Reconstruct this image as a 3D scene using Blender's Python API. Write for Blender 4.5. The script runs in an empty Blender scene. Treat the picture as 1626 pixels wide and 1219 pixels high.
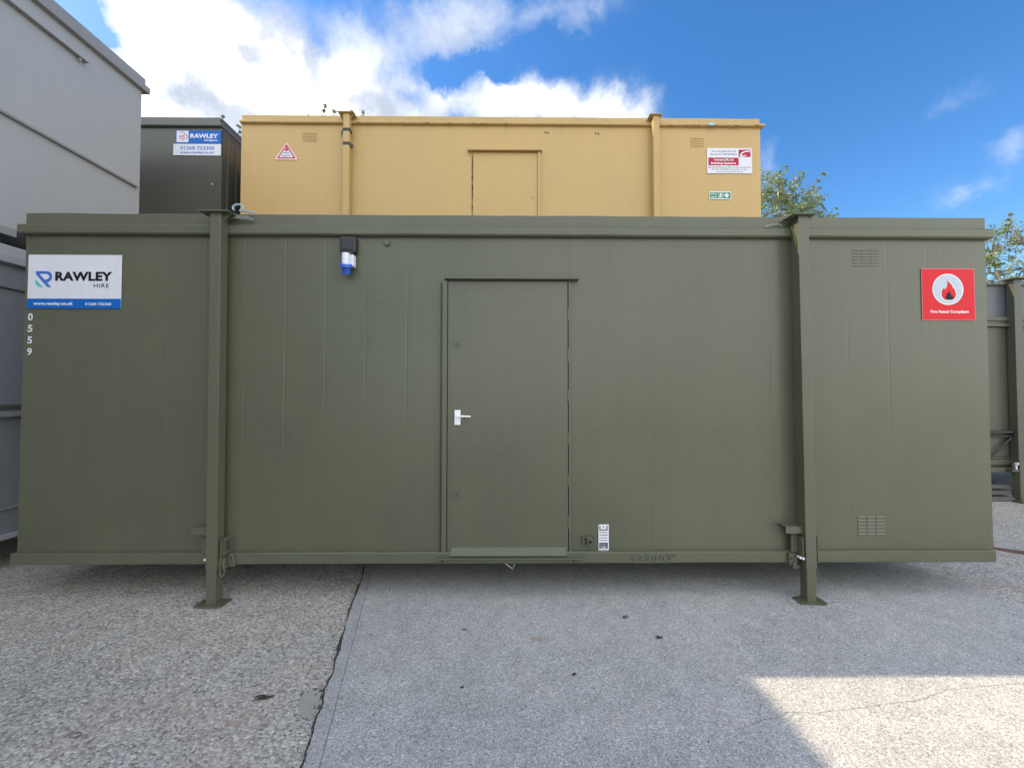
import bpy, bmesh, math, random
from mathutils import Vector, Matrix, noise
from mathutils.geometry import tessellate_polygon
S = bpy.context.scene
COL = S.collection
# ------------------------------------------------------------------ camera
YAW, PITCH, ROLL = math.radians(.57), math.radians(1.37), math.radians(.056)
cd = bpy.data.cameras.new('camera'); cam = bpy.data.objects.new('camera', cd); COL.objects.link(cam)
cd.sensor_fit = 'HORIZONTAL'; cd.sensor_width = 36; cd.lens = 650 / 1626 * 36
cd.clip_start = .05; cd.clip_end = 2000
_F = Vector((math.sin(YAW) * math.cos(PITCH), math.cos(YAW) * math.cos(PITCH), math.sin(PITCH)))
_R = Vector((math.cos(YAW), -math.sin(YAW), 0)); _U = _R.cross(_F)
_R2 = _R * math.cos(ROLL) + _U * math.sin(ROLL); _U2 = _R2.cross(_F)
cam.matrix_world = Matrix(((_R2.x, _U2.x, -_F.x, 0), (_R2.y, _U2.y, -_F.y, -3.07), (_R2.z, _U2.z, -_F.z, 1.5), (0, 0, 0, 1)))
S.camera = cam
# ------------------------------------------------------------------ exposure
S.view_settings.view_transform = 'Standard'; S.view_settings.look = 'None'
S.view_settings.gamma = 1; S.view_settings.exposure = 1.58
# ------------------------------------------------------------------ sun
SD = Vector((-1.074, .307, 1)).normalized()
sl = bpy.data.lights.new('sun', 'SUN'); sl.energy = 2.4; sl.angle = math.radians(.53); sl.color = (1, .84, .60)
sun = bpy.data.objects.new('sun', sl); COL.objects.link(sun)
sun.rotation_euler = SD.to_track_quat('Z', 'Y').to_euler(); sun.location = (-20, 6, 20)
# ------------------------------------------------------------------ world: sky texture and clouds
W = bpy.data.worlds.new('World'); S.world = W; W.use_nodes = True
nt = W.node_tree; nt.nodes.clear()
def N(tree, typ, ins=None, **kw):
    n = tree.nodes.new(typ)
    for k, v in kw.items(): setattr(n, k, v)
    for k, v in (ins or {}).items():
        s = n.inputs[k]
        if isinstance(v, bpy.types.NodeSocket): tree.links.new(v, s)
        else: s.default_value = v
    return n
def M(tree, op, a, b=0.0, c=None, clamp=False):
    ins = {0: a, 1: b}
    if c is not None: ins[2] = c
    return N(tree, 'ShaderNodeMath', ins, operation=op, use_clamp=clamp).outputs[0]
sky = nt.nodes.new('ShaderNodeTexSky'); sky.sky_type = 'NISHITA'; sky.sun_disc = False
sky.sun_elevation = math.asin(SD.z); sky.sun_rotation = math.atan2(SD.x, SD.y) % (2 * math.pi)
sky.air_density = 1.0; sky.dust_density = .3; sky.ozone_density = 2.5
hs = N(nt, 'ShaderNodeHueSaturation', {'Hue': .503, 'Saturation': 1.30, 'Value': .79, 'Color': sky.outputs[0]})
tc = nt.nodes.new('ShaderNodeTexCoord')
sx = N(nt, 'ShaderNodeSeparateXYZ', {0: tc.outputs['Generated']})
az = M(nt, 'ARCTAN2', sx.outputs[0], sx.outputs[1]); el = M(nt, 'ARCSINE', sx.outputs[2])
ae = N(nt, 'ShaderNodeCombineXYZ', {0: az, 1: el}).outputs[0]
def px2ae(x, y):
    d = (_F + _R2 * (x - 813) / 650 - _U2 * (y - 609.5) / 650).normalized()
    return math.atan2(d.x, d.y), math.asin(d.z)
nz = N(nt, 'ShaderNodeTexNoise', {'Vector': tc.outputs['Generated'], 'Scale': 5.5, 'Detail': 9, 'Roughness': .58, 'Distortion': .25})
nzf = N(nt, 'ShaderNodeTexNoise', {'Vector': tc.outputs['Generated'], 'Scale': 14, 'Detail': 7, 'Roughness': .6})
warp = N(nt, 'ShaderNodeVectorMath', {0: nzf.outputs['Color'], 1: (.5, .5, .5)}, operation='SUBTRACT').outputs[0]
warp = N(nt, 'ShaderNodeVectorMath', {0: warp, 'Scale': .10}, operation='SCALE').outputs[0]
aew = N(nt, 'ShaderNodeVectorMath', {0: ae, 1: warp}, operation='ADD').outputs[0]
def blobs(lst):
    tot = None
    for (x, y, rx, ry, w) in lst:
        a, e = px2ae(x, y); a1, _ = px2ae(x + rx, y); _, e1 = px2ae(x, y - ry)
        d = N(nt, 'ShaderNodeVectorMath', {0: aew, 1: (a, e, 0)}, operation='SUBTRACT').outputs[0]
        d = N(nt, 'ShaderNodeVectorMath', {0: d, 1: (1 / abs(a1 - a), 1 / max(abs(e1 - e), .01), 0)}, operation='MULTIPLY').outputs[0]
        d = N(nt, 'ShaderNodeVectorMath', {0: d, 1: d}, operation='DOT_PRODUCT').outputs['Value']
        g = M(nt, 'MULTIPLY', M(nt, 'POWER', math.e, M(nt, 'MULTIPLY', d, -1.0)), w)
        tot = g if tot is None else M(nt, 'ADD', tot, g)
    return tot
dens = blobs([(330, 60, 190, 110, 1.5), (250, 190, 120, 90, 1.3), (480, 160, 170, 80, 1.2), (600, 80, 110, 70, .85), (600, 180, 90, 50, 1.0),
              (730, 50, 70, 60, .6), (710, 165, 35, 30, .7), (810, 155, 70, 38, 1.2), (880, 170, 80, 36, 1.1), (970, 180, 60, 26, 1.0), (1010, 200, 30, 30, .6),
              (850, 20, 110, 38, .6), (925, 40, 35, 22, .28), (1222, 262, 26, 55, .42), (1605, 225, 60, 36, .50), (1548, 300, 40, 20, .34), (1520, 165, 50, 22, .27),
              (125, 25, 48, 40, -3.0), (170, 70, 18, 20, -.8), (700, 125, 40, 22, -1.0), (765, 100, 40, 16, -.8), (790, 118, 30, 12, -.5), (655, 160, 22, 16, -.6), (505, 65, 22, 26, -.5), (400, 95, 22, 14, -.4),
              (-900, 200, 700, 300, .5)])
# added unseen bright cloud behind and above the camera, lifting and neutralising ambient light
gen = N(nt, 'ShaderNodeTexNoise', {'Vector': tc.outputs['Generated'], 'Scale': 1.7, 'Detail': 8, 'Roughness': .55})
back = N(nt, 'ShaderNodeMapRange', {'Value': sx.outputs[1], 'From Min': .25, 'From Max': -.25, 'To Min': 0, 'To Max': 1}).outputs[0]
gm = N(nt, 'ShaderNodeMapRange', {'Value': gen.outputs[0], 'From Min': .33, 'From Max': .53}).outputs[0]
nd = M(nt, 'MULTIPLY', M(nt, 'SUBTRACT', nz.outputs[0], .5), 2.6)
dn = M(nt, 'ADD', dens, nd)
mask = N(nt, 'ShaderNodeMapRange', {'Value': dn, 'From Min': .05, 'From Max': 1.35}, interpolation_type='SMOOTHSTEP').outputs[0]
mask = M(nt, 'MULTIPLY', mask, M(nt, 'MINIMUM', M(nt, 'MULTIPLY', M(nt, 'MAXIMUM', dens, 0), 3.0), 1.0))
mask = M(nt, 'MAXIMUM', mask, M(nt, 'MULTIPLY', gm, M(nt, 'MULTIPLY', back, .95)))
# thicker parts of the cloud are greyer
shade = blobs([(310, 140, 75, 50, .75), (590, 170, 120, 40, 1.1), (430, 45, 80, 50, .7), (560, 15, 80, 30, .8), (640, 90, 60, 60, .6), (740, 70, 70, 60, .8), (400, 95, 30, 18, .7), (505, 70, 26, 40, .8),
               (380, 180, 120, 30, .6), (860, 175, 150, 14, .35)])
sm = M(nt, 'ADD', shade, M(nt, 'MULTIPLY', M(nt, 'SUBTRACT', nzf.outputs[0], .5), 1.8))
sm = N(nt, 'ShaderNodeMapRange', {'Value': sm, 'From Min': -.05, 'From Max': 1.35}, interpolation_type='SMOOTHSTEP').outputs[0]
core = N(nt, 'ShaderNodeMapRange', {'Value': dens, 'From Min': .7, 'From Max': 2.2}, interpolation_type='SMOOTHSTEP').outputs[0]
wht = N(nt, 'ShaderNodeMix', {'Factor': core, 6: (3.4, 3.6, 3.9, 1), 7: (6.5, 6.4, 6.3, 1)}, data_type='RGBA').outputs[2]
ccol = N(nt, 'ShaderNodeMix', {'Factor': sm, 6: wht, 7: (2.1, 2.35, 2.85, 1)}, data_type='RGBA').outputs[2]
bcol = N(nt, 'ShaderNodeMix', {'Factor': back, 6: ccol, 7: (8.0, 8.2, 8.3, 1)}, data_type='RGBA').outputs[2]
mix = N(nt, 'ShaderNodeMix', {'Factor': mask, 6: hs.outputs[0], 7: bcol}, data_type='RGBA').outputs[2]
bg = N(nt, 'ShaderNodeBackground', {'Color': mix, 'Strength': .10})
wo = nt.nodes.new('ShaderNodeOutputWorld'); nt.links.new(bg.outputs[0], wo.inputs[0])
W.cycles.sampling_method = 'MANUAL'; W.cycles.sample_map_resolution = 1024

# ------------------------------------------------------------------ materials
MATS = {}
def newmat(name):
    m = bpy.data.materials.new(name); m.use_nodes = True; MATS[name] = m
    t = m.node_tree; b = t.nodes['Principled BSDF']
    return m, t, b
def rgb(c): return (c[0], c[1], c[2], 1)
def paint(name, col, rough=.42, bump=.25, wear=.12, streak=.1, chips=0, spec=.5):
    m, t, b = newmat(name)
    g = N(t, 'ShaderNodeNewGeometry'); P = g.outputs['Position']
    n1 = N(t, 'ShaderNodeTexNoise', {'Vector': P, 'Scale': 1.3, 'Detail': 6, 'Roughness': .6})
    mp = N(t, 'ShaderNodeMapping', {'Vector': P, 'Scale': (9, 9, .8)})
    n2 = N(t, 'ShaderNodeTexNoise', {'Vector': mp.outputs[0], 'Scale': 1.0, 'Detail': 5, 'Roughness': .65})
    n3 = N(t, 'ShaderNodeTexNoise', {'Vector': P, 'Scale': 70, 'Detail': 4, 'Roughness': .6})
    v = M(t, 'ADD', M(t, 'MULTIPLY', M(t, 'SUBTRACT', n1.outputs[0], .5), wear * 2), M(t, 'MULTIPLY', M(t, 'SUBTRACT', n2.outputs[0], .5), streak * 2))
    v = M(t, 'ADD', v, M(t, 'MULTIPLY', M(t, 'SUBTRACT', n3.outputs[0], .5), .10))
    v = M(t, 'ADD', v, 1.0)
    c = N(t, 'ShaderNodeVectorMath', {0: col, 'Scale': v}, operation='SCALE').outputs[0]
    if chips:
        n4 = N(t, 'ShaderNodeTexNoise', {'Vector': P, 'Scale': 17, 'Detail': 6, 'Roughness': .7})
        k = N(t, 'ShaderNodeMapRange', {'Value': n4.outputs[0], 'From Min': 1 - chips, 'From Max': 1 - chips + .02}).outputs[0]
        c = N(t, 'ShaderNodeMix', {'Factor': k, 6: c, 7: (.10, .075, .05, 1)}, data_type='RGBA').outputs[2]
    t.links.new(c, b.inputs['Base Color'])
    r = M(t, 'ADD', M(t, 'MULTIPLY', n1.outputs[0], .16), rough - .08)
    t.links.new(r, b.inputs['Roughness'])
    b.inputs['Specular IOR Level'].default_value = spec
    n5 = N(t, 'ShaderNodeTexNoise', {'Vector': P, 'Scale': 6, 'Detail': 3})
    hgt = M(t, 'ADD', M(t, 'MULTIPLY', n3.outputs[0], .0006), M(t, 'MULTIPLY', n5.outputs[0], .004))
    bp = N(t, 'ShaderNodeBump', {'Height': hgt, 'Strength': bump, 'Distance': 1.0})
    t.links.new(bp.outputs[0], b.inputs['Normal'])
    return m
def plain(name, col, rough=.5, metal=0, spec=.5):
    m, t, b = newmat(name)
    g = N(t, 'ShaderNodeNewGeometry')
    n = N(t, 'ShaderNodeTexNoise', {'Vector': g.outputs['Position'], 'Scale': 25, 'Detail': 5})
    v = M(t, 'ADD', M(t, 'MULTIPLY', M(t, 'SUBTRACT', n.outputs[0], .5), .16), 1.0)
    c = N(t, 'ShaderNodeVectorMath', {0: col, 'Scale': v}, operation='SCALE').outputs[0]
    t.links.new(c, b.inputs['Base Color']); b.inputs['Roughness'].default_value = rough; b.inputs['Metallic'].default_value = metal
    b.inputs['Specular IOR Level'].default_value = spec
    return m
OLIVE = paint('olive_paint', (.100, .105, .068), .29, .35, .15, .09, spec=.45)
OLIVE2 = paint('olive_paint_trim', (.100, .105, .068), .36, .3, .15, .1, spec=.45)
YEL = paint('yellow_paint', (.48, .325, .125), .5, .25, .07, .06, 0)
YELT = paint('yellow_paint_trim', (.46, .31, .12), .5, .3, .12, .12, .30)
GREY = paint('grey_paint', (.38, .39, .405), .5, .25, .06, .06)
GREYT = paint('grey_paint_trim', (.27, .27, .275), .5, .3, .12, .1)
GREY2 = paint('blue_grey_paint', (.24, .25, .28), .42, .25, .06, .06)
DARK = paint('dark_green_paint', (.060, .064, .052), .33, .25, .1, .08)
DARKT = paint('dark_green_trim', (.10, .105, .095), .45, .25, .1, .08)
DOL = paint('far_olive_paint', (.075, .080, .055), .42, .3, .12, .12)
DOLB = paint('far_slate_paint', (.085, .088, .105), .35, .3, .15, .2)
WHITE = plain('white_print', (.64, .66, .72), .4, spec=.3)
BRIGHT = plain('bright_white', (.70, .71, .74), .45)
BLUE = plain('blue_print', (.006, .115, .46), .4, spec=.2)
LOGOB = plain('logo_blue', (.04, .14, .52), .35)
TEAL = plain('teal_print', (.06, .50, .45), .35)
BLACK = plain('black_print', (.014, .014, .018), .5, spec=.15)
TAPE = plain('black_tape', (.012, .012, .013), .35)
RED = plain('red_print', (.60, .012, .022), .4, spec=.2)
PINK = plain('pale_red_edge', (.60, .14, .14), .4)
CRIM = plain('crimson_print', (.42, .012, .05), .4, spec=.2)
PALE = plain('pale_blue_print', (.42, .50, .58), .4)
GRN = plain('green_print', (.01, .20, .10), .4)
PRINTG = plain('grey_print', (.16, .17, .22), .4)
STEEL = plain('zinc_steel', (.45, .47, .50), .35, .8)
CHROME = plain('satin_handle', (.80, .80, .82), .3, .15)
PLBLK = plain('black_plastic', (.018, .018, .024), .38)
PLWHT = plain('white_plastic', (.68, .71, .78), .35)
PLBLU = plain('blue_plastic', (.02, .10, .48), .28)
VOID = plain('dark_gap', (.006, .006, .006), .9, 0, .1)
SHACK = plain('pale_blue_steel', (.30, .42, .50), .4, .3)
WIRE = plain('weathered_wire', (.22, .25, .24), .5, .3)
TIMB = plain('old_timber', (.10, .095, .09), .8)
LEAFB = plain('dead_leaf', (.035, .025, .02), .7)
STRAW = plain('dry_straw', (.30, .22, .10), .8)

def concrete(name, pal, scale, tint, big=.35, red=0.0, bumpd=.9):
    m, t, b = newmat(name)
    g = N(t, 'ShaderNodeNewGeometry'); P = g.outputs['Position']
    w = N(t, 'ShaderNodeTexNoise', {'Vector': P, 'Scale': scale * .5, 'Detail': 2})
    wp = N(t, 'ShaderNodeVectorMath', {0: w.outputs['Color'], 'Scale': .012}, operation='SCALE').outputs[0]
    Q = N(t, 'ShaderNodeVectorMath', {0: P, 1: wp}, operation='ADD').outputs[0]
    vo = N(t, 'ShaderNodeTexVoronoi', {'Vector': Q, 'Scale': scale, 'Randomness': 1.0})
    v2 = N(t, 'ShaderNodeTexVoronoi', {'Vector': Q, 'Scale': scale * 2.1, 'Randomness': 1.0})
    sp = N(t, 'ShaderNodeSeparateColor', {0: vo.outputs['Color']}); s2 = N(t, 'ShaderNodeSeparateColor', {0: v2.outputs['Color']})
    cr = N(t, 'ShaderNodeValToRGB', {0: sp.outputs[0]}); e = cr.color_ramp
    e.elements[0].position = 0; e.elements[0].color = rgb(pal[0]); e.elements[1].position = 1; e.elements[1].color = rgb(pal[-1])
    for i, c in enumerate(pal[1:-1]):
        x = e.elements.new((i + 1) / (len(pal) - 1)); x.color = rgb(c)
    cr2 = N(t, 'ShaderNodeValToRGB', {0: s2.outputs[0]}); e2 = cr2.color_ramp
    e2.elements[0].color = rgb(pal[0]); e2.elements[1].color = rgb(pal[-1])
    x = e2.elements.new(.35); x.color = rgb(pal[1]); x = e2.elements.new(.8); x.color = rgb(pal[2])
    c = N(t, 'ShaderNodeMix', {'Factor': .3, 6: cr.outputs[0], 7: cr2.outputs[0]}, data_type='RGBA').outputs[2]
    if red:
        rn = N(t, 'ShaderNodeTexNoise', {'Vector': P, 'Scale': 2.2, 'Detail': 5})
        rf = M(t, 'MULTIPLY', N(t, 'ShaderNodeMapRange', {'Value': rn.outputs[0], 'From Min': .46, 'From Max': .72}).outputs[0],
               N(t, 'ShaderNodeMapRange', {'Value': sp.outputs[1], 'From Min': .35, 'From Max': .9}).outputs[0])
        c = N(t, 'ShaderNodeMix', {'Factor': M(t, 'MULTIPLY', rf, red), 6: c, 7: (.36, .20, .14, 1)}, data_type='RGBA').outputs[2]
    # cement between the stones, with dark pits
    fill = N(t, 'ShaderNodeMapRange', {'Value': vo.outputs['Distance'], 'From Min': .38, 'From Max': .75}).outputs[0]
    c = N(t, 'ShaderNodeMix', {'Factor': M(t, 'MULTIPLY', fill, .5), 6: c, 7: rgb(tint)}, data_type='RGBA').outputs[2]
    pn = N(t, 'ShaderNodeTexNoise', {'Vector': P, 'Scale': scale * .85, 'Detail': 4, 'Roughness': .7})
    pit = N(t, 'ShaderNodeMapRange', {'Value': pn.outputs[0], 'From Min': .60, 'From Max': .70}).outputs[0]
    c = N(t, 'ShaderNodeMix', {'Factor': M(t, 'MULTIPLY', pit, .72), 6: c, 7: (.04, .038, .038, 1)}, data_type='RGBA').outputs[2]
    bn = N(t, 'ShaderNodeTexNoise', {'Vector': P, 'Scale': 1.1, 'Detail': 8, 'Roughness': .6})
    b2 = N(t, 'ShaderNodeTexNoise', {'Vector': P, 'Scale': 7, 'Detail': 4, 'Roughness': .6})
    sc = M(t, 'ADD', M(t, 'MULTIPLY', M(t, 'SUBTRACT', bn.outputs[0], .5), big * 2), M(t, 'MULTIPLY', M(t, 'SUBTRACT', b2.outputs[0], .5), .5))
    c = N(t, 'ShaderNodeVectorMath', {0: c, 'Scale': M(t, 'ADD', sc, 1.0)}, operation='SCALE').outputs[0]
    t.links.new(c, b.inputs['Base Color']); b.inputs['Roughness'].default_value = .85; b.inputs['Specular IOR Level'].default_value = .3
    h = M(t, 'SUBTRACT', M(t, 'MULTIPLY', vo.outputs['Distance'], -.0035 * bumpd * 90 / scale), M(t, 'MULTIPLY', pit, .004 * bumpd))
    h = M(t, 'ADD', h, M(t, 'MULTIPLY', b2.outputs[0], .004))
    bp = N(t, 'ShaderNodeBump', {'Height': h, 'Strength': .8, 'Distance': 1.0}); t.links.new(bp.outputs[0], b.inputs['Normal'])
    return m
AGG = concrete('washed_aggregate', [(.11, .102, .092), (.335, .315, .288), (.46, .437, .403), (.57, .547, .51), (.80, .77, .73)], 84, (.36, .345, .325), .26, .7, 1.3)
SLAB = concrete('slab_concrete', [(.17, .17, .173), (.33, .33, .332), (.41, .408, .408), (.50, .495, .49), (.76, .75, .73)], 155, (.37, .372, .376), .26, .2, 1.0)
MARG = concrete('trowelled_margin', [(.22, .22, .225), (.33, .332, .338), (.375, .377, .383), (.43, .43, .433), (.62, .62, .615)], 140, (.325, .33, .338), .12, .1, .5)
MORT = concrete('mortar', [(.31, .30, .285), (.34, .33, .31), (.35, .34, .32), (.36, .345, .325), (.42, .40, .38)], 200, (.35, .34, .32), .1, 0, .2)
DIRT_SHADE = concrete('joint_dirt_and_groove_shade', [(.02, .02, .02), (.04, .038, .035), (.06, .055, .05), (.09, .085, .08), (.2, .19, .18)], 120, (.05, .045, .04), .3, 0, 1.5)
RUST = concrete('rust_stain', [(.10, .04, .03), (.14, .06, .05), (.16, .08, .07), (.2, .1, .09), (.3, .22, .2)], 100, (.15, .07, .06), .3, 0, .5)

# ------------------------------------------------------------------ object helpers
def wloc(o):
    v = Vector((0, 0, 0))
    while o: v += o.location; o = o.parent
    return v
def tag(o, label=None, cat=None, group=None, kind=None):
    if label: o['label'] = label
    if cat: o['category'] = cat
    if group: o['group'] = group
    if kind: o['kind'] = kind
    return o
def root(name, loc, label, cat, group=None):
    o = bpy.data.objects.new(name, None); o.empty_display_size = .2; COL.objects.link(o); o.location = loc
    return tag(o, label, cat, group)
def obj(name, bm, mat, parent=None, label=None, smooth=False):
    if parent: bmesh.ops.translate(bm, vec=-wloc(parent), verts=bm.verts)
    bmesh.ops.recalc_face_normals(bm, faces=bm.faces) if not smooth == 'keep' else None
    me = bpy.data.meshes.new(name); bm.to_mesh(me); bm.free()
    me.materials.append(mat)
    if smooth:
        for p in me.polygons: p.use_smooth = True
    o = bpy.data.objects.new(name, me); COL.objects.link(o)
    if parent: o.parent = parent
    if label: o['label'] = label
    return o
def B(bm, x0, x1, y0, y1, z0, z1, bev=0, seg=1):
    r = bmesh.ops.create_cube(bm, size=1)
    vs = r['verts']
    for v in vs:
        v.co.x = x0 + (v.co.x + .5) * (x1 - x0); v.co.y = y0 + (v.co.y + .5) * (y1 - y0); v.co.z = z0 + (v.co.z + .5) * (z1 - z0)
    if bev:
        es = list({e for v in vs for e in v.link_edges})
        bmesh.ops.bevel(bm, geom=es, offset=bev, segments=seg, affect='EDGES', profile=.6)
    return vs
def cyl(bm, c, r, h, axis='Y', seg=24, r2=None):
    rot = {'Z': Matrix.Identity(4), 'Y': Matrix.Rotation(math.pi / 2, 4, 'X'), 'X': Matrix.Rotation(math.pi / 2, 4, 'Y')}[axis]
    bmesh.ops.create_cone(bm, cap_ends=True, segments=seg, radius1=r, radius2=r if r2 is None else r2, depth=h, matrix=Matrix.Translation(c) @ rot)
def tube(bm, pts, r, seg=6, closed=False):
    pts = [Vector(p) for p in pts]; n = len(pts); rings = []
    for i, p in enumerate(pts):
        a = pts[i - 1] if (i or closed) else p; b = pts[(i + 1) % n] if (i < n - 1 or closed) else p
        d = (b - a).normalized(); u = d.orthogonal().normalized() if not rings else None
        if u is None:
            u = (pu - d * pu.dot(d)).normalized()
        pu = u; w = d.cross(u)
        rr = r[i] if isinstance(r, (list, tuple)) else r
        rings.append([bm.verts.new(p + (u * math.cos(2 * math.pi * k / seg) + w * math.sin(2 * math.pi * k / seg)) * rr) for k in range(seg)])
    m = n if closed else n - 1
    for i in range(m):
        A, Bv = rings[i], rings[(i + 1) % n]
        for k in range(seg): bm.faces.new((A[k], A[(k + 1) % seg], Bv[(k + 1) % seg], Bv[k]))
    if not closed:
        bm.faces.new(rings[0][::-1]); bm.faces.new(rings[-1])
def poly(bm, loops, y=None, fn=None):
    """flat polygon (outer loop + holes), points (x,z) on the plane y, or mapped by fn"""
    fn = fn or (lambda a, b: Vector((a, y, b)))
    L = [[Vector((p[0], p[1], 0)) for p in lp] for lp in loops]
    vs = [bm.verts.new(fn(p.x, p.y)) for lp in L for p in lp]
    for t in tessellate_polygon(L):
        try: bm.faces.new([vs[i] for i in t])
        except ValueError: pass
def plate(bm, pts, y0, y1):
    """extruded outline in XZ between y0 and y1"""
    a = [bm.verts.new((p[0], y0, p[1])) for p in pts]; b = [bm.verts.new((p[0], y1, p[1])) for p in pts]
    bm.faces.new(a); bm.faces.new(b[::-1]); n = len(pts)
    for i in range(n): bm.faces.new((a[i], a[(i + 1) % n], b[(i + 1) % n], b[i]))
def text_bm(bm, s, x0, x1, z0, z1, y, bold=0.0, ext=0.0, spacing=1.0, ref=None):
    """letters fitted to the box x0..x1, z0..z1 (z0 = base line, z1 = cap height)"""
    cu = bpy.data.curves.new('letters', 'FONT'); cu.body = s; cu.offset = bold; cu.extrude = ext / max(z1 - z0, .001) * .7; cu.space_character = spacing
    cu.resolution_u = 3
    o = bpy.data.objects.new('letters', cu); COL.objects.link(o); bpy.context.view_layer.update()
    me = bpy.data.meshes.new_from_object(o.evaluated_get(bpy.context.evaluated_depsgraph_get()))
    bpy.data.objects.remove(o); bpy.data.curves.remove(cu)
    xs = [v.co.x for v in me.vertices]
    a, b = min(xs), max(xs); cap = .729; sc = (z1 - z0) / cap
    vs = [bm.verts.new((x0 + (v.co.x - a) / (b - a) * (x1 - x0), y - v.co.z * sc, z0 + v.co.y * sc)) for v in me.vertices]
    for p in me.polygons:
        try: bm.faces.new([vs[i] for i in p.vertices])
        except ValueError: pass
    bpy.data.meshes.remove(me)
def text(name, s, x0, x1, z0, z1, y, mat, parent, bold=0.0, ext=0.0, spacing=1.0, label=None):
    bm = bmesh.new(); text_bm(bm, s, x0, x1, z0, z1, y, bold, ext, spacing)
    return obj(name, bm, mat, parent, label, smooth=False)
def arc(cx, cz, r, a0, a1, n, rz=None):
    rz = rz or r
    return [(cx + r * math.cos(math.radians(a0 + (a1 - a0) * i / n)), cz + rz * math.sin(math.radians(a0 + (a1 - a0) * i / n))) for i in range(n + 1)]
rnd = random.Random(7)

def panel_sheet(bm, x0, x1, z0, z1, y, seams, seed, wave=.0025, depth=.0011, fade=True):
    """pressed sheet wall facing -Y with fine joints and slight waviness"""
    xs = {x0, x1}; k = int((x1 - x0) / .06)
    for i in range(1, k): xs.add(x0 + (x1 - x0) * i / k)
    xs = {x for x in xs if all(abs(x - s) > .022 for s in seams) or x in (x0, x1)}
    for s in seams: xs |= {s - .018, s - .012, s - .004, s - .0013, s + .0013, s + .004, s + .012, s + .018}
    xs = sorted(xs); nz_ = int((z1 - z0) / .08); grid = []
    for x in xs:
        colv = []
        for j in range(nz_ + 1):
            z = z0 + (z1 - z0) * j / nz_
            d = noise.noise(Vector((x * .9 + seed, z * .8, 1.7))) * wave + noise.noise(Vector((x * 3 + seed, z * 1.6, 4.1))) * wave * .4
            for s in seams:
                if abs(x - s) < .002:
                    f = .55 + .9 * noise.noise(Vector((s * 7 + seed, z * .9, 3)))
                    d += depth * max(.0, min(1, f + .05))
            colv.append(bm.verts.new((x, y + d, z)))
        grid.append(colv)
    for a, b in zip(grid, grid[1:]):
        for j in range(nz_): bm.faces.new((a[j], b[j], b[j + 1], a[j + 1]))
def louvres(bm, x0, x1, z0, z1, y, cols, rows, pr=.0042):
    w = (x1 - x0) / cols; h = (z1 - z0) / rows
    for i in range(cols):
        for j in range(rows):
            a = x0 + i * w + w * .03; b = x0 + (i + 1) * w - w * .03; zt = z0 + (j + 1) * h - h * .1; zb = zt - h * .62
            # a small hood: tight to the wall on top, lifted at its lower edge
            v = [bm.verts.new(p) for p in ((a, y - .0005, zt), (b, y - .0005, zt), (b - .004, y - pr, zb), (a + .004, y - pr, zb), (b, y - .0005, zb - .001), (a, y - .0005, zb - .001))]
            bm.faces.new((v[0], v[1], v[2], v[3])); bm.faces.new((v[3], v[2], v[4], v[5])); bm.faces.new((v[0], v[3], v[5])); bm.faces.new((v[1], v[4], v[2]))
def beam(bm, x0, x1, y0, y1, z0, z1, amp=.0025, seed=0, bev=.003, n=None):
    """box whose long edges wander slightly, like folded sheet"""
    n = n or max(2, int((x1 - x0) / .12)); rings = []
    pr = [(y0, z0 + bev), (y0 + bev, z0), (y1, z0), (y1, z1), (y0 + bev, z1), (y0, z1 - bev)]
    for i in range(n + 1):
        x = x0 + (x1 - x0) * i / n; dz = noise.noise(Vector((x * 2.3 + seed, 0, 5))) * amp; dy = noise.noise(Vector((x * 1.7 + seed, 3, 1))) * amp
        dt = noise.noise(Vector((x * 6 + seed, 9, 1))) * amp * .6
        rings.append([bm.verts.new((x, yy + (dy if yy < y1 else 0), zz + dz + (dt if zz > (z0 + z1) / 2 else 0))) for yy, zz in pr])
    m = len(pr)
    for a, b in zip(rings, rings[1:]):
        for k in range(m): bm.faces.new((a[k], b[k], b[(k + 1) % m], a[(k + 1) % m]))
    bm.faces.new(rings[0]); bm.faces.new(rings[-1][::-1])

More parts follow.
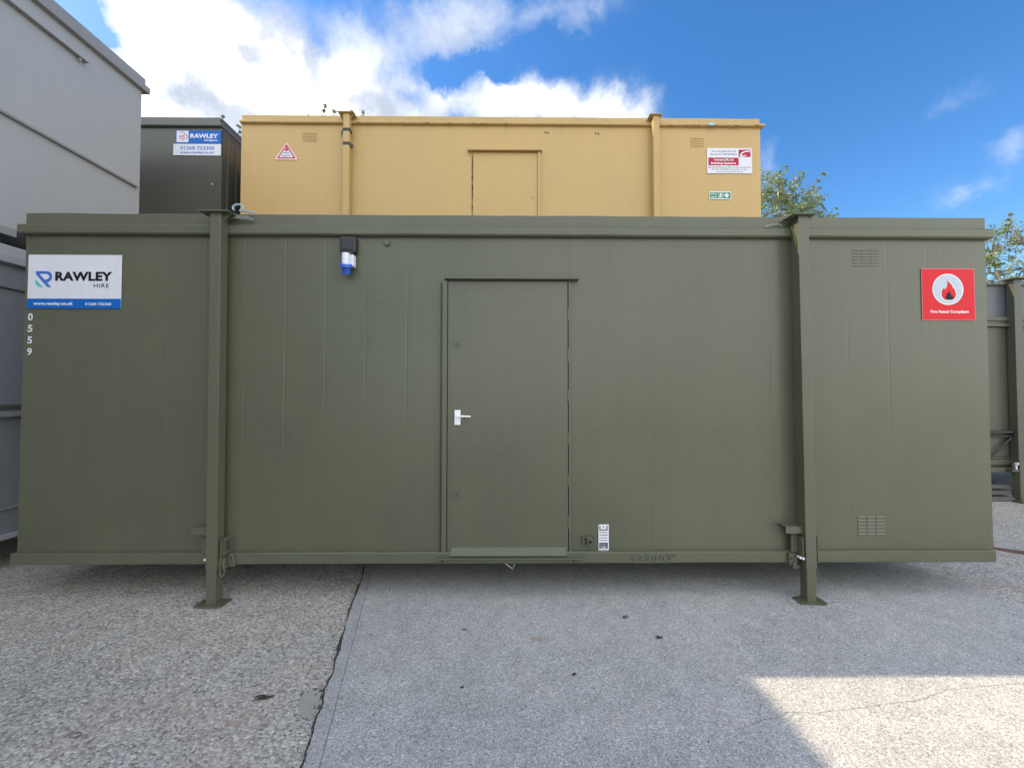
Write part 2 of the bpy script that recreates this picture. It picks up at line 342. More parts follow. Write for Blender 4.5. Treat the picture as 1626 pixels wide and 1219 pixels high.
def jack_post(parent, xt, xb, yf, ztop, zend, zbase, w, mt, detail=None, plates=True):
    """corner jack leg: outer sleeve, inner leg, foot plate, stacking plate"""
    bm = bmesh.new()
    vs = B(bm, xt, xt + w, yf, yf + w, zend, ztop, .004, 2)
    for v in bm.verts: v.co.x += (xb - xt) * (ztop - v.co.z) / (ztop - zend)
    p = obj('jack_post', bm, mt, parent)
    bm = bmesh.new(); B(bm, xb + .004, xb + w - .005, yf + .004, yf + w - .005, zbase + .012, zend + .02, .003, 2)
    B(bm, xb + .006, xb + w - .007, yf + .0015, yf + .006, zbase + .012, zend + .001, .001)
    obj('inner_leg', bm, mt, p)
    bm = bmesh.new(); c = xb + w / 2 - .002
    pts = [(c - .097, yf - .03), (c + .07, yf - .04), (c + .097, yf - .02), (c + .097, yf + .085), (c - .08, yf + .085), (c - .097, yf + .07)]
    a = [bm.verts.new((x, y, zbase + .001)) for x, y in pts]; b = [bm.verts.new((x, y, zbase + .013)) for x, y in pts]
    bm.faces.new(a[::-1]); bm.faces.new(b)
    for i in range(6): bm.faces.new((a[i], a[(i + 1) % 6], b[(i + 1) % 6], b[i]))
    obj('foot_plate', bm, mt, p)
    if plates:
        bm = bmesh.new(); c = xt + w / 2
        B(bm, c - .108 + (.012 if xt > 0 else 0), c + .108 - (.03 if xt > 0 else 0), yf - .03, yf + w + .018, ztop, ztop + .009, .002)
        for sx_ in ((-1, 1) if xt < 0 else (1,)):      # gussets under the plate
            x_ = c + sx_ * (w / 2)
            v = [bm.verts.new(q) for q in ((x_, yf + .03, ztop - .001), (x_ + sx_ * .05, yf + .03, ztop - .001), (x_, yf + .03, ztop - .05), (x_, yf + .038, ztop - .001), (x_ + sx_ * .05, yf + .038, ztop - .001), (x_, yf + .038, ztop - .05))]
            bm.faces.new((v[0], v[1], v[2])); bm.faces.new((v[3], v[5], v[4])); bm.faces.new((v[0], v[3], v[4], v[1])); bm.faces.new((v[1], v[4], v[5], v[2])); bm.faces.new((v[2], v[5], v[3], v[0]))
        obj('top_plate', bm, mt, p)
    return p

def cabin(name, label, X0, X1, Y0, dep, zr0, ztop, posts, m, mt, seams, seed, zg=0, blip=.085, bband=.085, end_x=(.05, .05), wave=.0025, group=None, pw=.078, rear=True, cat='cabin', railh=.082):
    """flat-roofed steel cabin; front wall on the plane Y0 facing -Y"""
    r = root(name, ((X0 + X1) / 2, Y0 + dep / 2, zg), label, cat, group)
    zw = ztop - bband - blip
    bm = bmesh.new(); B(bm, X0, X1, Y0 + .012, Y0 + dep, zr0 + .05, ztop - .01); obj('body', bm, m, r)
    bm = bmesh.new(); panel_sheet(bm, X0 + .0005, X1 - .0005, zr0 + .06, zw + .01, Y0, seams, seed, wave)
    obj('front_wall', bm, m, r, smooth='keep')
    bm = bmesh.new(); beam(bm, X0 - end_x[0] * .1, X1 - .03, Y0 - .04, Y0 + .011, zr0, zr0 + railh, .004, seed, .006)
    for yy in (Y0 + dep * .33, Y0 + dep * .66, Y0 + dep - .04): B(bm, X0 + .1, X1 - .1, yy, yy + .08, zr0 - .0, zr0 + .05)
    obj('bottom_rail', bm, mt, r)
    for yy, zb_ in ((Y0 + .19, .165), (Y0 + .36, .11), (Y0 + dep - .5, .11)):  # added beams, hidden from view, blocking light to darken the ground underneath
        bm = bmesh.new(); B(bm, X0 + .15, X1 - .15, yy, yy + .06, zg + zb_, zr0 + .049); obj('underfloor_light_blocker', bm, mt, r)
    bm = bmesh.new()
    beam(bm, X0 - end_x[0], X1 + end_x[1], Y0 - .042, Y0 + dep + .05, zw + .005, zw + blip, .003, seed + 5, .010)
    obj('roof_lip', bm, mt, r)
    bm = bmesh.new(); beam(bm, X0 + .018, X1 - .022, Y0 - .02, Y0 + dep, ztop - bband + .001, ztop, .004, seed + 9)
    obj('roof_fascia', bm, mt, r)
    for (xt, xb) in posts:
        jack_post(r, xt, xb, Y0 - .123, ztop - .035, zr0 - .01, zg, pw, mt)
    return r

# ------------------------------------------------------------------ ground
def sheet(name, pts, z, mat, label=None, kind='structure'):
    bm = bmesh.new(); poly(bm, [pts], fn=lambda a, b: Vector((a, b, z)))
    o = obj(name, bm, mat)
    me = o.data
    if me.polygons and sum(p.normal.z for p in me.polygons) < 0: me.flip_normals()
    return tag(o, label, None, None, kind)
sheet('ground', [(-300, -300), (300, -300), (300, 300), (-300, 300)], 0, AGG, 'pale brown exposed aggregate yard surface')
def jl(y):   # left joint of the slab
    base = -1.222 - .2166 * (y - .46)
    return base + .018 * noise.noise(Vector((0, y * 2.1, 3))) + .013 * noise.noise(Vector((4, y * 9, 3))) + .006 * noise.noise(Vector((4, y * 30, 3)))
def jr(y): return 3.505 - .1208 * (y - .526) + .004 * noise.noise(Vector((0, y * 5, 8)))
ys = [-8 + i * .03 for i in range(int(16 / .03))]
L = [(jl(y), y) for y in ys]; Rr = [(jr(y), y) for y in ys]
def gl(y): return -1.222 - .2166 * (y - .46) + .068 + .0025 * noise.noise(Vector((0, y * 3, 8)))
G = [(gl(y), y) for y in ys]
bm = bmesh.new()
def strip(bm, A, Bp, z):
    va = [bm.verts.new((x, y, z)) for x, y in A]; vb = [bm.verts.new((x, y, z)) for x, y in Bp]
    for i in range(len(A) - 1): bm.faces.new((va[i], vb[i], vb[i + 1], va[i + 1]))
strip(bm, [(x + .0025, y) for x, y in G], [(x, y) for x, y in Rr], .006); tag(obj('concrete_slab', bm, SLAB), 'blue grey concrete slab across the middle of the yard', kind='structure')
bm = bmesh.new(); strip(bm, L, [(x - .0, y) for x, y in G], .0065); tag(obj('slab_margin', bm, MARG), 'smooth trowelled edge strip of the grey slab', kind='structure')
bm = bmesh.new()
def jw(y): return .013 + .016 * max(-.6, noise.noise(Vector((2, y * 4.2, 3)))) + .010 * noise.noise(Vector((9, y * 19, 3)))
strip(bm, [(x - max(.004, jw(y)), y) for x, y in L], [(x + .01, y) for x, y in L], .002)
strip(bm, [(x - .006, y) for x, y in G], [(x + .008, y) for x, y in G], .0045)  # shadow in the tooled groove, coloured in as a dark strip
strip(bm, [(x - .004, y) for x, y in Rr], [(x + .008, y) for x, y in Rr], .002)
tag(obj('slab_joint', bm, DIRT_SHADE), 'dark dirt filled joints beside the slab and a groove with painted shadow', kind='structure')
sheet('mortar_patch', [(-1.034, -.965), (-1.018, -.951), (-.995, -.953), (-.952, -.972), (-.930, -.99), (-.912, -1.052), (-.897, -1.12), (-.907, -1.148), (-.942, -1.136), (-.968, -1.119), (-.993, -1.075), (-1.012, -1.03)], .005, MORT, 'smooth grey mortar patch beside the joint')
for k_, (x_, y_, a_, b_) in enumerate(((-1.024, -.985, .006, .03), (-.975, -.948, .025, .006), (-.94, -.962, .02, .012), (-.918, -1.0, .01, .016), (-.90, -1.07, .005, .022))):
    sheet('patch_pit', [(x_ + a_ * math.cos(t) * (.6 + .5 * noise.noise(Vector((t * 2, k_, 0)))), y_ + b_ * math.sin(t) * (.7 + .5 * noise.noise(Vector((t * 2, k_, 5))))) for t in [i_ * .57 for i_ in range(11)]], .0058, DIRT_SHADE)
cr = [(1.01, -1.228), (1.17, -1.17), (1.264, -1.146), (1.321, -1.121), (1.437, -1.129), (1.648, -1.105), (1.852, -1.073), (2.007, -1.054), (2.23, -.984), (2.429, -.963), (2.672, -.942), (3.1, -.9)]
pp = []
for (a, b) in zip(cr, cr[1:]):
    for k in range(10):
        f = k / 10; pp.append((a[0] + (b[0] - a[0]) * f, a[1] + (b[1] - a[1]) * f + .007 * noise.noise(Vector(((a[0] + f * (b[0] - a[0])) * 25, 0, 0)))))
bm = bmesh.new(); w = [.0006 + .0006 * noise.noise(Vector((p[0] * 14, 5, 0))) for p in pp]
strip(bm, [(p[0], p[1] - q) for p, q in zip(pp, w)], [(p[0], p[1] + q) for p, q in zip(pp, w)], .0075); tag(obj('slab_crack', bm, DIRT_SHADE), 'hairline crack running across the slab', kind='structure')
sheet('rust_stain', [(4.69, .93), (4.76, .95), (4.83, .90), (4.93, .84), (5.05, .74), (5.0, .66), (4.86, .72), (4.74, .83)], .004, RUST, 'long red brown stain on the ground')

# ------------------------------------------------------------------ front olive cabin
seams = [-3.184, -2.89, -2.58, -2.273, -1.965, -1.666, -1.367, -1.067, -.757, -.455, .459, .76, 1.069, 1.374, 1.679, 1.985, 2.575, 2.888, 3.196, 3.312]
FC = cabin('site_cabin', 'long olive green steel cabin on jack legs in front, with closed door', -3.601, 3.652, 0, 2.2, .257, 2.84,
           [(-2.152, -2.139), (2.124, 2.144)], OLIVE, OLIVE2, seams, 3.1, wave=.003, blip=.078, bband=.087, end_x=(.022, .018))
for (xt) in (-2.15, 2.13): jack_post(FC, xt, xt, 2.205, 2.80, .25, 0, .075, OLIVE2, plates=False)
# door
bm = bmesh.new()
panel_sheet(bm, -.448, .447, .325, 2.343, -.016, [], 9.3, .003)
d = obj('door', bm, OLIVE, FC, smooth='keep')
bm = bmesh.new(); B(bm, -.448, .447, -.0125, -.003, .325, 2.343); obj('door_core', bm, OLIVE, d)
for n_, z_ in (('upper', 1.869), ('lower', .757)):
    bm = bmesh.new()
    plate(bm, [(-.38 + a, z_ + b) for a, b in ((-.021, .024), (.021, .024), (.022, -.004), (.012, -.02), (0, -.027), (-.012, -.02), (-.022, -.004))][::-1], -.025, -.012)
    e_ = obj('keyhole_cover', bm, OLIVE2, d)
    bm = bmesh.new(); cyl(bm, (-.38, -.026, z_ + .006), .0035, .004, seg=10); B(bm, -.3815, -.3785, -.0275, -.024, z_ - .012, z_ + .006)
    obj('keyhole', bm, VOID, d)
bm = bmesh.new(); B(bm, -.397, -.352, -.026, -.014, 1.268, 1.379, .004, 2)
h = obj('handle', bm, CHROME, d)
bm = bmesh.new(); cyl(bm, (-.374, -.045, 1.334), .009, .05, seg=14); tube(bm, [(-.374, -.066, 1.334), (-.34, -.068, 1.335), (-.30, -.066, 1.334), (-.272, -.062, 1.333)], [.009, .0075, .0065, .006], 8)
cyl(bm, (-.374, -.027, 1.367), .003, .004, seg=8); cyl(bm, (-.374, -.027, 1.28), .003, .004, seg=8)
obj('lever', bm, CHROME, d)
for x_, z_ in ((-.31, 2.28), (.2, 2.28), (-.31, 1.83), (.2, 1.83), (-.31, .95), (.2, .95)):
    bm = bmesh.new(); cyl(bm, (x_, -.0175, z_), .005, .005, seg=8); obj('rivet', bm, OLIVE2, d)
# folded weather bar at the door foot
bm = bmesh.new(); n = 24; A_, B_, C_ = [], [], []
for i in range(n + 1):
    x = -.425 + i / n * .857; wv = .0025 * noise.noise(Vector((x * 6, 1, 1)))
    sk = .012 * max(0, 1 - i / 2.0)
    A_.append(bm.verts.new((x + sk, -.017, .366 + wv))); B_.append(bm.verts.new((x, -.055 + wv, .322 + wv * .5))); C_.append(bm.verts.new((x, -.054 + wv, .314 + wv * .5)))
for i in range(n): bm.faces.new((A_[i], B_[i], B_[i + 1], A_[i + 1])); bm.faces.new((B_[i], C_[i], C_[i + 1], B_[i + 1]))
obj('weather_bar', bm, OLIVE2, d)
bm = bmesh.new()
B(bm, -.489, -.4535, -.034, .0, .33, 2.343, .004, 2); B(bm, -.507, -.500, -.01, .0, .34, 2.33, .002)
obj('door_frame', bm, OLIVE2, FC)
zz = .34
while zz < 2.3:
    l = rnd.uniform(.14, .24); bm = bmesh.new(); B(bm, .4475, .4525, -.0125, .003, zz, min(zz + l, 2.335)); zz += l + rnd.uniform(.008, .02)
    obj('hinge_gap', bm, VOID, FC)
bm = bmesh.new(); B(bm, .4528, .470, -.020, 0, .335, 2.345, .002); B(bm, .472, .477, -.006, 0, .5, 2.1)
for z_ in (.55, .86, 1.17, 1.49, 1.79, 2.1): cyl(bm, (.451, -.017, z_), .0055, .09, 'Z', 10)
obj('hinge_strip', bm, OLIVE2, FC)
bm = bmesh.new(); n = 10
beam(bm, -.472, .528, -.055, .0, 2.352, 2.364, .002, 3, .002); B(bm, -.40, .40, -.008, .0, 2.368, 2.376)
obj('door_hood', bm, OLIVE2, FC)
bm = bmesh.new(); beam(bm, -.51, .55, -.075, -.041, .298, .306, .002, 6, .001); B(bm, -.53, .56, -.0475, -.0415, .262, .297, .002)
obj('threshold', bm, OLIVE2, FC)
for x_ in (-.478, .482):
    bm = bmesh.new(); cyl(bm, (x_, -.049, .276), .006, .004, seg=12); obj('bolt_hole', bm, VOID, FC)
bm = bmesh.new(); tube(bm, [(-.025, -.035, .262), (.035, -.045, .222), (.055, -.035, .262)], .0045, 5)
obj('step_hook', bm, GREYT, FC)
for zz in ((2.618, 2.828, 2.466, 2.607), (2.623, 2.829, .44, .592)):
    bm = bmesh.new(); louvres(bm, zz[0], zz[1], zz[2], zz[3], -.002, 3, 6); obj('vent', bm, OLIVE, FC)
for s_, z_ in zip('0559', (2.043, 1.957, 1.871, 1.785)):
    bm = bmesh.new(); text_bm(bm, s_, -3.568, -3.532, z_, z_ + .052, -.004, .028); obj('stencil_digit', bm, WHITE, FC)
bm = bmesh.new(); text_bm(bm, '625802', .90, 1.21, .276, .320, -.0445, 0, .0045, 1.15); text_bm(bm, 'o', 1.215, 1.23, .305, .33, -.0445, 0, .0045)
obj('stamped_number', bm, OLIVE2, FC)
# small inlet bung, lock box
bm = bmesh.new(); cyl(bm, (-.911, -.008, 2.634), .026, .018, seg=24, r2=.022); cyl(bm, (-.911, -.018, 2.634), .015, .006, seg=20); obj('blanking_plug', bm, OLIVE, FC)
bm = bmesh.new()
B(bm, .553, .575, -.022, 0, .395, .445, .003); B(bm, .579, .628, -.04, 0, .388, .44, .006, 2); B(bm, .632, .641, -.022, 0, .39, .442, .002)
B(bm, .575, .622, -.044, -.01, .438, .447, .002)
lk = obj('earth_socket', bm, OLIVE2, FC)
bm = bmesh.new()
tube(bm, [(.604 + .016 * math.cos(a * math.pi / 8), -.045, .413 + .02 * math.sin(a * math.pi / 8)) for a in range(16)], .0045, 6, True); obj('socket_ring', bm, OLIVE2, lk)
bm = bmesh.new(); cyl(bm, (.605, -.0445, .413), .006, .01, seg=10); obj('socket_hole', bm, VOID, lk)
# power inlet
bm = bmesh.new()
B(bm, -1.244, -1.128, -.062, -.001, 2.545, 2.662, .013, 3)
pi_ = obj('power_inlet', bm, PLBLK, FC)
bm = bmesh.new(); plate(bm, [(-1.236, 2.552), (-1.138, 2.552), (-1.152, 2.526), (-1.21, 2.526)][::-1], -.06, -.01); B(bm, -1.226, -1.147, -.066, -.061, 2.56, 2.648, .004, 2); obj('inlet_lid', bm, PLBLK, pi_)
bm = bmesh.new(); cyl(bm, (-1.196, -.062, 2.49), .028, .085, 'Z', 20); B(bm, -1.170, -1.136, -.07, -.02, 2.437, 2.522, .003)
for k in range(3): B(bm, -1.165 + k * .010, -1.161 + k * .010, -.0735, -.068, 2.44, 2.52)
B(bm, -1.222, -1.16, -.056, -.004, 2.45, 2.53, .004)
obj('inlet_body', bm, PLWHT, pi_)
tilt = Matrix.Translation((-1.19, -.068, 2.443)) @ Matrix.Rotation(math.radians(18), 4, 'X') @ Matrix.Rotation(math.radians(6), 4, 'Y')
bm = bmesh.new(); bmesh.ops.create_cone(bm, cap_ends=True, segments=28, radius1=.050, radius2=.042, depth=.02, matrix=tilt)
bmesh.ops.create_cone(bm, cap_ends=False, segments=28, radius1=.028, radius2=.032, depth=.055, matrix=tilt @ Matrix.Translation((0, 0, -.035)))
bmesh.ops.create_cone(bm, cap_ends=True, segments=20, radius1=.022, radius2=.022, depth=.02, matrix=tilt @ Matrix.Translation((0, 0, -.04)))
obj('inlet_collar', bm, PLBLU, pi_)
# brackets near the posts
for sgn, xs_ in ((-1, (-2.271, -2.15)), (1, (2.022, 2.15))):
    bm = bmesh.new()
    B(bm, xs_[0], xs_[1], -.09, -.001, .531, .537); B(bm, xs_[0], xs_[1], -.09, -.085, .487, .5308); B(bm, xs_[0] + .06, xs_[1] - .02, -.06, -.04, .34, .486, .002)
    B(bm, xs_[0] + .055, xs_[1] - .03, -.07, -.045, .455, .462)
    obj('jack_bracket', bm, OLIVE2, FC)
bm = bmesh.new()
B(bm, -2.066, -2.060, -.118, -.05, .31, .47); B(bm, -2.047, -2.041, -.11, -.05, .30, .465); cyl(bm, (-2.025, -.07, .455), .010, .05, seg=12); cyl(bm, (-2.028, -.07, .36), .009, .05, seg=12)
B(bm, -2.066, -2.02, -.1, -.045, .245, .318, .003); B(bm, -2.02, -1.975, -.062, -.042, .25, .32, .004)
tube(bm, [(-2.03 + .016 * math.cos(a * math.pi / 6), -.11, .245 + .045 * math.sin(a * math.pi / 6)) for a in range(12)], .005, 6, True)
tube(bm, [(-1.995 + .014 * math.cos(a * math.pi / 6), -.07, .31 + .03 * math.sin(a * math.pi / 6)) for a in range(12)], .005, 6, True)
obj('leg_lock', bm, OLIVE2, FC)
bm = bmesh.new()
B(bm, 2.124, 2.130, -.118, -.05, .30, .47); B(bm, 2.236, 2.242, -.11, -.04, .28, .47); B(bm, 2.06, 2.118, -.07, -.042, .252, .335, .003)
cyl(bm, (2.08, -.074, .30), .010, .02, seg=12); cyl(bm, (2.085, -.074, .268), .010, .02, seg=12); cyl(bm, (2.1, -.074, .31), .007, .02, seg=12)
B(bm, 2.085, 2.14, -.07, -.045, .225, .252, .003)
tube(bm, [(2.232 + .008 * math.cos(a * math.pi / 6), -.10, .215 + .035 * math.sin(a * math.pi / 6)) for a in range(12)], .004, 6, True)
obj('leg_lock', bm, OLIVE2, FC)
for x_, z_ in ((2.108, .323), (2.128, .318), (-2.147, .322)):
    bm = bmesh.new(); cyl(bm, (x_, -.103, z_), .0085, .033, seg=10); obj('lock_pin', bm, BRIGHT, FC)
bm = bmesh.new()
bm.free()
for k in range(3):
    bm = bmesh.new(); B(bm, 2.1465, 2.150, -.100, -.080, .205 - k * .04, .217 - k * .04); obj('peg_hole', bm, DARK, FC)

# ------------------------------------------------------------------ second row: yellow, dark green, with lower cabins under them
LY = cabin('site_cabin', 'dark olive steel cabin hidden behind the front cabin, carrying the yellow one', -3.66, 3.50, 2.5, 2.3, .25, 2.84, [(-2.22, -2.22), (1.97, 1.97)], OLIVE, OLIVE2, [], 33)
YC = cabin('site_cabin', 'pale yellow steel cabin stacked behind and above the olive one', -3.66, 3.50, 2.5, 2.3, 2.95, 5.31,
           [(-2.222, -2.215), (1.968, 1.972)], YEL, YELT, [-3.189, -2.889, -2.58, -1.986, -1.676, -.796, .53, 1.226, 1.252, 2.3, 2.6], 21, zg=2.85, blip=.045, bband=.075, end_x=(.005, .045), pw=.082, wave=.002)
bm = bmesh.new(); panel_sheet(bm, -.478, .402, 3.06, 4.815, 2.488, [], 5, .002); yd = obj('door', bm, YEL, YC, smooth='keep')
bm = bmesh.new(); B(bm, .330, .342, 2.478, 2.489, 4.18, 4.21); obj('door_latch', bm, YELT, yd)
bm = bmesh.new(); B(bm, .405, .445, 2.468, 2.4985, 3.05, 4.822, .003); obj('door_frame', bm, YEL, YC)
bm = bmesh.new(); beam(bm, -.555, .465, 2.44, 2.498, 4.824, 4.842, .002, 4, .002); obj('door_hood', bm, YELT, YC)
bm = bmesh.new(); pa = []; pb = []; zz = 3.1
while zz < 4.8: pa.append((-.496 - rnd.uniform(0, .006), zz)); pb.append((-.490 + rnd.uniform(-.003, .004), zz)); zz += rnd.uniform(.01, .04)
poly(bm, [pb + pa[::-1]], 2.4945)
obj('hinge_gap', bm, VOID, YC)
for zz in ((-2.83, -2.63, 4.955, 5.088), (2.524, 2.716, 4.915, 5.057)):
    bm = bmesh.new(); louvres(bm, zz[0], zz[1], zz[2], zz[3], 2.4985, 3, 6, .003); v_ = obj('vent', bm, YEL, YC)
for x_, z_ in ((.514, 5.104), (.548, 5.105), (1.211, 5.101), (1.246, 5.092)):
    bm = bmesh.new(); cyl(bm, (x_, 2.496, z_), .009, .006, seg=12); obj('screw_hole', bm, VOID, YC)
for z0_, z1_ in ((5.03, 5.075), (4.84, 4.886)):
    bm = bmesh.new(); B(bm, -2.2235, -2.1335, 2.3765, 2.465, z0_, z1_, .001)
    if z0_ < 5: plate(bm, [(-2.134, z1_ - .005), (-2.134, z0_ + .005), (-2.09, z0_ - .05), (-2.082, z0_ + .0)], 2.377, 2.382)
    else: plate(bm, [(-2.2236, z1_ - .005), (-2.2236, z0_), (-2.24, z0_ - .1), (-2.25, z0_ - .02)], 2.377, 2.382)
    obj('tape_band', bm, TAPE, YC)
# peeled paint on the yellow roof lip
rp = random.Random(11)
for k in range(38):
    x_ = rp.choice([rp.uniform(-3.5, 3.4), rp.uniform(-1.6, .6), rp.uniform(2.2, 3.5)]); z_ = 5.19 + rp.uniform(-.004, .012); a_ = rp.uniform(.012, .05); b_ = rp.uniform(.003, .009)
    if abs(x_ + 2.2) < .15 or abs(x_ - 2) < .15: continue
    bm = bmesh.new(); poly(bm, [[(x_ + a_ * math.cos(t * .9) * rp.uniform(.6, 1), z_ + b_ * math.sin(t * .9) * rp.uniform(.6, 1)) for t in range(7)]], 2.4505); obj('paint_chip', bm, TIMB, YC)
bm = bmesh.new(); poly(bm, [arc(2.80, 5.213, .05, 0, 330, 12, .02)], 2.4495); obj('bare_metal_chip', bm, SHACK, YC)

LD = cabin('site_cabin', 'hidden dark green cabin under the one with the blue sign', -11.2, -3.934, 2.52, 2.3, .25, 2.84, [], DARK, DARKT, [], 41)
DC = cabin('site_cabin', 'dark green steel cabin stacked at back left with a blue and white sign', -11.2, -3.934, 2.52, 2.9, 2.95, 5.285, [], DARK, DARKT, [-4.9], 55, zg=2.85, blip=.06, bband=.075, end_x=(.02, .01))
for y_ in (2.62, 2.8, 3.05, 3.3, 3.6, 3.9):
    bm = bmesh.new(); B(bm, -3.934, -3.928, y_, y_ + .03, 2.99, 5.14); obj('side_rib', bm, DARKT, DC)
bm = bmesh.new(); cyl(bm, (-4.053, 2.515, 4.365), .009, .012, seg=12); obj('bolt', bm, BRIGHT, DC)

# ------------------------------------------------------------------ left grey stack (long side faces +X)
def side_cabin(name, label, z0, z1, m, mt, zg, feats, group=None):
    r = root(name, (-5.6, -3.2, zg), label, 'cabin', group)
    bm = bmesh.new(); B(bm, -6.9, -4.29, -8.1, 1.68, z0, z1 - .03); obj('body', bm, m, r)
    bm = bmesh.new(); B(bm, -6.95, -4.235, -8.15, 1.735, z1 - .155, z1 - .085, .004); B(bm, -6.92, -4.262, -8.12, 1.70, z1 - .0845, z1, .004)
    obj('roof_fascia', bm, mt, r)
    for (nm, y0, y1, a, b, pr, mm) in feats:
        bm = bmesh.new(); B(bm, -4.2895, -4.29 + pr, y0, y1, a, b, min(.003, pr / 3)); obj(nm, bm, mm, r)
    return r
GU = side_cabin('site_cabin', 'light grey steel cabin on top of the left stack, nearest the camera', 2.92, 5.185, GREY, GREYT, 2.77,
    [('window_hood', -6.0, 1.04, 4.835, 4.843, .05, GREYT), ('window_bracket', .96, .97, 4.80, 4.8345, .045, GREYT), ('trim_strip', -8.1, 1.63, 3.862, 3.887, .035, GREYT), ('base_beam', -8.1, .5, 2.85, 2.9195, .02, GREYT)])
for a_ in ((-4.5, -4.35, .35, .45, 2.765, 2.849), (-6.7, -6.5, -7.9, -7.7, 2.765, 2.849), (-4.5, -4.35, -7.9, -7.7, 2.765, 2.849), (-4.5, -4.35, 1.3, 1.6, 2.765, 2.919), (-6.7, -6.5, 1.3, 1.6, 2.765, 2.919)):
    bm = bmesh.new(); B(bm, *a_); obj('packer', bm, TIMB, GU)
GL = side_cabin('site_cabin', 'blue grey steel cabin at ground level under the light grey one', .27, 2.762, GREY2, GREY, 0,
    [('trim_strip', -8.1, 1.6, 2.395, 2.402, .02, DARKT), ('mid_rail', -8.1, 1.66, 1.375, 1.405, .03, DARKT), ('cover_rail', -8.1, .60, 1.30, 1.345, .05, GREYT), ('low_rail', -8.1, 1.66, .51, .525, .02, GREYT), ('bottom_rail', -8.1, 1.7, .262, .30, .04, GREY)])
for y_ in (1.2, -1.8, -6.8):
    for x_ in (-4.5, -6.8):
        bm = bmesh.new(); B(bm, x_, x_ + .1, y_, y_ + .1, 0.0, .27); obj('leg', bm, GREYT, GL)

# ------------------------------------------------------------------ far right olive cabin
RC = root('site_cabin', (8.3, 4.0, 0), 'dark olive steel cabin beyond the right end of the front cabin', 'cabin')
bm = bmesh.new(); B(bm, 4.6, 11.9, 2.72, 5.1, .46, 3.05); obj('body', bm, DOL, RC)
bm = bmesh.new(); panel_sheet(bm, 4.6, 11.9, .62, 2.46, 2.70, [6.4, 6.7, 7.0, 7.4, 7.7], 61, .003); obj('front_wall', bm, DOL, RC, smooth='keep')
bm = bmesh.new(); B(bm, 4.6, 11.9, 2.70, 2.7195, 2.60, 3.055); obj('slate_band', bm, DOLB, RC)
bm = bmesh.new(); B(bm, 4.55, 11.95, 2.66, 5.15, 3.056, 3.082, .003); obj('roof_lip', bm, DOL, RC)
bm = bmesh.new(); B(bm, 4.6, 11.9, 2.66, 2.719, 2.545, 2.6, .004); B(bm, 4.6, 11.9, 2.65, 2.719, 2.462, 2.50, .004); B(bm, 4.6, 11.9, 2.68, 2.719, 2.5005, 2.5445); obj('upper_rail', bm, DOL, RC)
bm = bmesh.new(); B(bm, 4.6, 11.9, 2.62, 2.70, .955, .985, .003); B(bm, 4.6, 11.9, 2.64, 2.70, .90, .925, .003); tube(bm, [(7.14, 2.66, .91), (6.93, 2.66, .72), (6.80, 2.66, .60)], .014, 6); obj('step_rail', bm, TAPE, RC)
bm = bmesh.new(); B(bm, 4.6, 11.9, 2.66, 2.7195, .40, .47, .004); B(bm, 4.6, 11.9, 2.68, 2.7195, .50, .58, .004); B(bm, 4.6, 11.9, 2.69, 2.7195, .585, .61, .003); obj('bottom_rail', bm, DOL, RC)
jp = None
bm = bmesh.new(); B(bm, 7.125, 7.235, 2.59, 2.69, .56, 3.12, .004, 2); jp = obj('jack_post', bm, DOL, RC)
bm = bmesh.new(); B(bm, 7.12, 7.25, 2.575, 2.68, .03, .57, .004); obj('inner_leg', bm, OLIVE2, jp)
bm = bmesh.new(); B(bm, 7.06, 7.32, 2.53, 2.74, 3.12, 3.132, .002); obj('top_plate', bm, DOL, jp)
bm = bmesh.new(); B(bm, 7.05, 7.32, 2.5, 2.72, .001, .03, .003); obj('foot_plate', bm, OLIVE2, jp)
bm = bmesh.new(); B(bm, 7.02, 7.12, 2.58, 2.66, .42, .445, .003); B(bm, 7.05, 7.065, 2.6, 2.62, .445, .54); obj('leg_lock', bm, DOL, jp)
bm = bmesh.new(); cyl(bm, (7.09, 2.585, .535), .016, .03, seg=10); B(bm, 7.075, 7.09, 2.58, 2.6, .45, .53); obj('lock_pin', bm, BRIGHT, jp)
for x_ in (4.6, 11.6):
    for y_ in (2.8, 4.9):
        bm = bmesh.new(); B(bm, x_, x_ + .1, y_, y_ + .1, 0, .46); obj('leg', bm, DOL, RC)
for k, (z_, a_, y_, lb) in enumerate(((.005, 0, 2.62, 'lowest of the old boards lying under the far right cabin'), (.085, -.01, 2.66, 'middle board of the pile under the far right cabin'), (.165, .015, 2.68, 'topmost board of the pile under the far right cabin'))):
    bm = bmesh.new(); B(bm, 5.3 + k * .1, 7.1, y_, y_ + .25, z_, z_ + .055, .004)
    o = obj('timber_board', bm, TIMB); tag(o, lb, 'board', 'boards under the cabin')

# ------------------------------------------------------------------ signs
# company sign, white over blue
s1 = root('company_sign', (-3.228, -.005, 2.33), 'white and blue RAWLEY HIRE sign on the olive cabin', 'sign')
Sx = lambda f: -3.573 + .690 * f
Sz = lambda f: 2.532 - .401 * f
bm = bmesh.new(); B(bm, -3.573, -2.883, -.008, -.004, 2.131, 2.532, .001); obj('sign_board', bm, WHITE, s1)
bm = bmesh.new(); B(bm, Sx(0), Sx(1), -.0095, -.0082, Sz(1), Sz(.82)); obj('blue_band', bm, BLUE, s1)
q = lambda a, b: (Sx((a - 108) / 955), Sz((b - 98) / 542))
bm = bmesh.new()
outer = [q(190, 265), q(300, 265), q(330, 272), q(350, 292), q(357, 320), q(350, 348), q(332, 368), q(305, 378), q(350, 427), q(312, 427), q(192, 300)]
inner = [q(225, 292), q(258, 328), q(283, 352), q(303, 350), q(322, 338), q(329, 320), q(322, 302), q(300, 292)]
poly(bm, [outer, inner], -.0095); obj('logo', bm, LOGOB, s1)
